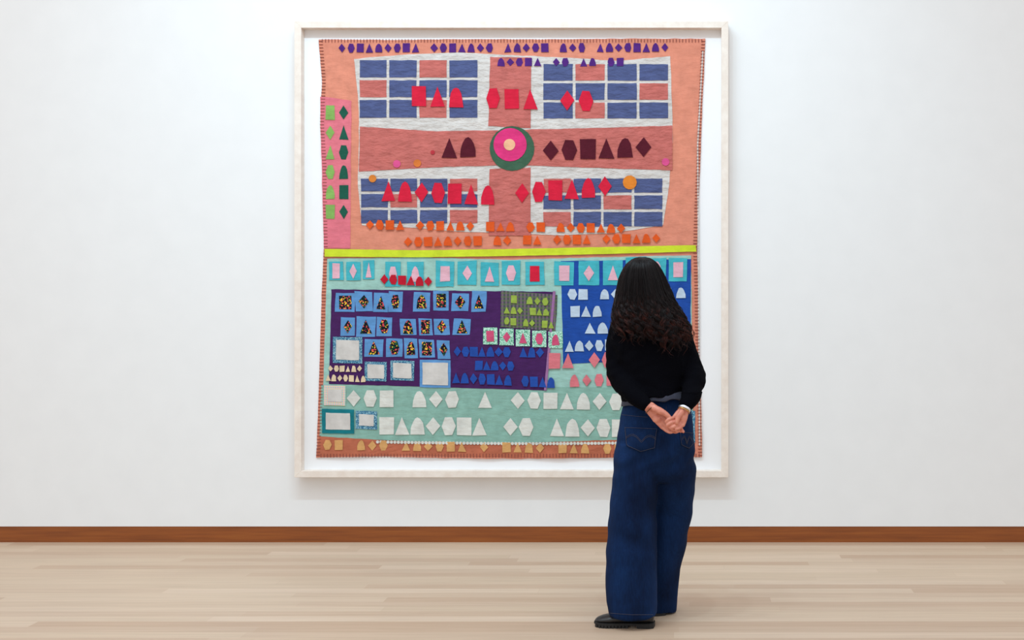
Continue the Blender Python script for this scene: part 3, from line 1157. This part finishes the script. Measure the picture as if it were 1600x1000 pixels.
def shoe(heel, direction, length):
    d = Vector(direction).normalized()
    sd = Vector((-d.y, d.x, 0))
    up = Vector((0, 0, 1))
    #     s    halfw  top   bottom
    sec = [(0.00, .020, .070, .022), (0.04, .031, .078, .020), (0.15, .036, .082, .020), (0.30, .036, .080, .020), (0.45, .037, .074, .020),
           (0.60, .043, .064, .019), (0.75, .048, .054, .018), (0.88, .044, .046, .018), (0.96, .031, .038, .019), (1.0, .016, .030, .021)]
    rings = []
    n = 28
    for s, hw, tp, bt in sec:
        r = []
        for k in range(n):
            a = 2 * math.pi * k / n
            c, z = math.cos(a), math.sin(a)
            zz = bt + (tp - bt) * (0.5 + 0.5 * math.copysign(abs(z) ** .7, z))
            ww = hw * math.copysign(abs(c) ** .75, c) * (1 - .25 * max(0, z))
            r.append(heel + d * (length * s) + sd * ww + up * zz)
        rings.append(r)
    A = Soup()
    A.rings(rings)
    um = A.fuse(.003, 4)
    sh_ = link_mesh('shoe', um, m_leather, person)
    # lugged sole with a separate heel block and an arch
    verts, faces = [], []
    outline = [(-.012, .022), (.0, .03), (.05, .037), (.2, .0395), (.35, .037), (.5, .040), (.65, .047), (.78, .051), (.9, .046), (.97, .033), (1.012, .016)]
    bm = bmesh.new()

    def slab(s0, s1, z0, z1, grow=0.0):
        pts = []
        ss = [s0] + [q[0] for q in outline if s0 < q[0] < s1] + [s1]
        for s in ss:
            pts.append((s, interp(outline, s)[1] + grow))
        poly = [(s, h) for s, h in pts] + [(s, -h) for s, h in reversed(pts)]
        lo = [bm.verts.new(heel + d * (length * s) + sd * h + up * z0) for s, h in poly]
        hi = [bm.verts.new(heel + d * (length * s) + sd * h + up * z1) for s, h in poly]
        bm.faces.new(list(reversed(lo)))
        bm.faces.new(hi)
        m_ = len(lo)
        for i in range(m_):
            j = (i + 1) % m_
            bm.faces.new((lo[i], lo[j], hi[j], hi[i]))

    slab(-.012, 1.012, .013, .022)
    slab(-.012, .27, 0, .0132)
    s = .42
    while s < .97:
        slab(s, s + .045, 0.0, .0132)
        s += .058
    bmesh.ops.recalc_face_normals(bm, faces=bm.faces)
    me = bpy.data.meshes.new('sole')
    bm.to_mesh(me)
    bm.free()
    so = link_mesh('sole', me, m_rubber, sh_)
    so['label'] = 'lugged black rubber sole'
    # welt seam and laces
    laces = []
    for t in (.5, .56, .62):
        c0 = heel + d * (length * t)
        hz = interp([(q[0], q[2]) for q in sec], t)[1] + .002
        laces.append([c0 + sd * (w_ * .022) + up * (hz - .006 * abs(w_) ** 2) for w_ in (-1, -.5, 0, .5, 1)])
    link_mesh('laces', tube_mesh(laces, .0022, 6), m_rubber, sh_)


hl = P(1023, 980, -1.775)
shoe(Vector((hl.x - .004, -1.785, 0)), (-1, .10, 0), .268)
hr = P(1030, 962, -1.60)
shoe(Vector((hr.x, -1.61, 0)), (-.28, 1, 0), .25)

# ---- hair
HT = [  # py, left, right, centre depth, depth radius
    (401.5, 1001, 1005, -1.665, .006), (403, 993, 1014, -1.665, .035), (406, 987, 1020, -1.665, .055), (412, 980, 1027, -1.664, .076),
    (420, 974.5, 1032, -1.662, .092), (435, 968.5, 1039.5, -1.66, .108), (450, 965.5, 1045, -1.662, .113), (465, 963.5, 1051, -1.67, .108),
    (480, 961, 1059, -1.682, .101), (495, 959.5, 1067, -1.695, .098), (510, 960, 1075, -1.705, .095), (525, 963, 1080, -1.712, .092),
    (560, 968, 1082, -1.72, .09)]


def hair_pt(th, py, scale=1.0):
    q = interp(HT, py)
    cx, rx = (q[1] + q[2]) / 2, (q[2] - q[1]) / 2
    p = P(cx + rx * scale * math.sin(th), py, q[3])
    return Vector((p.x, q[3] - q[4] * scale * math.cos(th), p.z))


def tip_level(th):
    a = math.degrees(th)
    tab = [(-180, 500), (-95, 505), (-60, 520), (-30, 528), (0, 533), (25, 540), (45, 538), (70, 528), (100, 516), (180, 500)]
    return interp(tab, a)[1]


def face_cut(th, py):
    """hair stays off the face"""
    return abs(th) > math.radians(118) and py > 418


hv, hf, hc = [], [], []


def strand(pts, r0, shade):
    n = len(pts)
    b0 = len(hv)
    seg = 4
    for i, p in enumerate(pts):
        tg = (pts[min(i + 1, n - 1)] - pts[max(i - 1, 0)]).normalized()
        a = tg.cross(Vector((.3, 1, .1))).normalized()
        b_ = a.cross(tg)
        t = i / (n - 1)
        r = r0 * (0.55 + 0.45 * math.sin(math.pi * min(1, t * 1.0 + .15))) if t < .85 else r0 * (1 - t) / .15 * .8 + .0002
        for k in range(seg):
            an = 2 * math.pi * k / seg
            hv.append(p + a * (r * math.cos(an)) + b_ * (r * math.sin(an)))
            hc.append(shade * (.2 + .8 * min(1, max(0, (t - .35) / .4))))     # hair browner towards the ends
    for i in range(n - 1):
        for k in range(seg):
            q = (k + 1) % seg
            hf.append((b0 + i * seg + k, b0 + i * seg + q, b0 + (i + 1) * seg + q, b0 + (i + 1) * seg + k))


rng = random.Random(11)


def sm(a, b, x):
    t = max(0, min(1, (x - a) / (b - a)))
    return t * t * (3 - 2 * t)


def lock(th0, tip, n_str, spread, amp, kw, ph, sc0, shade0, drift, root0=402.0):
    for s in range(n_str):
        th_off = rng.gauss(0, spread)
        sc = sc0 + rng.uniform(-.035, .015)
        tp = tip + rng.gauss(0, 5)
        root = root0 + rng.random() ** 2 * 40
        am = amp * rng.uniform(.75, 1.2)
        p_ph = ph + rng.gauss(0, .35)
        ns = 34
        pts = []
        for i in range(ns):
            t = i / (ns - 1)
            py = root + (tp - root) * t
            g = sm(440, 520, py)
            th = th0 + th_off * (1 - .55 * g) + drift * g
            if abs(th) > math.radians(118):
                th = math.copysign(math.radians(118), th)
            c = hair_pt(th, py, sc)
            e = hair_pt(th + .01, py, sc) - hair_pt(th - .01, py, sc)
            e = e.normalized() if e.length > 1e-9 else Vector((1, 0, 0))
            rad = Vector((math.sin(th), -math.cos(th), 0))
            A = am * g
            ang = kw * (py - 440) + p_ph
            c = c + e * (A * math.sin(ang)) + rad * (A * .8 * math.cos(ang) + .004 * g) + Vector((0, 0, 1)) * (A * .5 * math.sin(ang * 1.0 + 1))
            c += rad * .0012
            pts.append(c)
        strand(pts, rng.uniform(.0009, .0017), max(0, min(1, shade0 + rng.uniform(-.25, .25))))


for k in range(190):
    th0 = math.radians(-116 + 232 * ((k * 0.61803) % 1.0))
    tip = tip_level(th0) + rng.gauss(0, 6) - (rng.random() ** 2) * 45
    lock(th0, tip, 13, .06, rng.uniform(.007, .014), rng.uniform(.25, .40) * rng.choice((-1, 1)), rng.uniform(0, 6.28),
         rng.uniform(.95, 1.02), rng.random(), rng.gauss(0, .05))
for k in range(60):       # loose ends at the outline and flyaways
    th0 = math.radians(rng.choice((rng.uniform(-100, -60), rng.uniform(40, 105), rng.uniform(-60, 60))))
    lock(th0, tip_level(th0) + rng.uniform(-4, 9), 2, .03, rng.uniform(.008, .016), rng.uniform(.2, .34), rng.uniform(0, 6.28),
         rng.uniform(1.0, 1.06), rng.random(), rng.gauss(.03, .08), 420)
# locks swept sideways from a centre parting over the forehead
for k in range(44):
    sg = -1 if k % 2 else 1
    ex = math.radians(2 + 60 * (k // 2) / 21)
    for s_ in range(9):
        e2 = ex + rng.gauss(0, .04)
        sc = rng.uniform(1.0, 1.06)
        tp = 500 + rng.gauss(0, 8)
        ph = rng.uniform(0, 6.28)
        pts = []
        for i in range(34):
            t = i / 33
            py = 402.3 + (tp - 402.3) * t
            sw = sm(404, 436, py)
            th = sg * (math.radians(118) + max(0, e2) * (1 - sw) - math.radians(8) * sm(436, 490, py))
            c = hair_pt(th, py, sc)
            g = sm(440, 500, py)
            pts.append(c + Vector((0, math.sin(ph + py * .2) * .007 * g, 0)))
        strand(pts, rng.uniform(.0009, .0016), rng.random())
# inner mass under the locks
ths = [math.radians(-118 + 236 * i / 40) for i in range(41)]
levels = [401.8] + [403 + 3 * i for i in range(4)] + [416 + 5 * i for i in range(20)]
b0 = len(hv)
for lv in levels:
    for th in ths:
        py = min(lv, tip_level(th) - 16)
        p = hair_pt(th, py, .95)
        p += Vector((math.sin(th), -math.cos(th), 0)) * (.003 * noise.noise(Vector((th * 9, py / 16, 0))) * sm(440, 500, py))
        hv.append(p)
        hc.append(.3)
nn = len(ths)
for j in range(len(levels) - 1):
    for i in range(nn - 1):
        hf.append((b0 + j * nn + i, b0 + j * nn + i + 1, b0 + (j + 1) * nn + i + 1, b0 + (j + 1) * nn + i))
b1 = len(hv)
cap_l = [401.8, 403, 405, 408, 411, 414]
for lv in cap_l:
    for i in range(49):
        hv.append(hair_pt(math.radians(360 * i / 48), lv, 1.0))
        hc.append(.3)
for j in range(len(cap_l) - 1):
    for i in range(48):
        hf.append((b1 + j * 49 + i, b1 + j * 49 + i + 1, b1 + (j + 1) * 49 + i + 1, b1 + (j + 1) * 49 + i))
me = bpy.data.meshes.new('hair')
me.from_pydata([tuple(v) for v in hv], [], hf)
at = me.attributes.new('strand_tone', 'FLOAT', 'POINT')
at.data.foreach_set('value', hc)
for p in me.polygons:
    p.use_smooth = True
me.update()
m_hair, nt, b = new_mat('dark_brown_hair')
an = N(nt, 'ShaderNodeAttribute', attribute_name='strand_tone')
col = ramp(nt, an.outputs['Fac'], [(0.0, lin((10, 6, 7))), (0.6, lin((28, 14, 13))), (1.0, lin((72, 34, 27)))])
nt.links.new(col, b.inputs['Base Color'])
b.inputs['Roughness'].default_value = 0.36
b.inputs['Specular IOR Level'].default_value = 0.18
hair = link_mesh('hair', me, m_hair, person)
hair['label'] = 'long wavy dark brown hair'
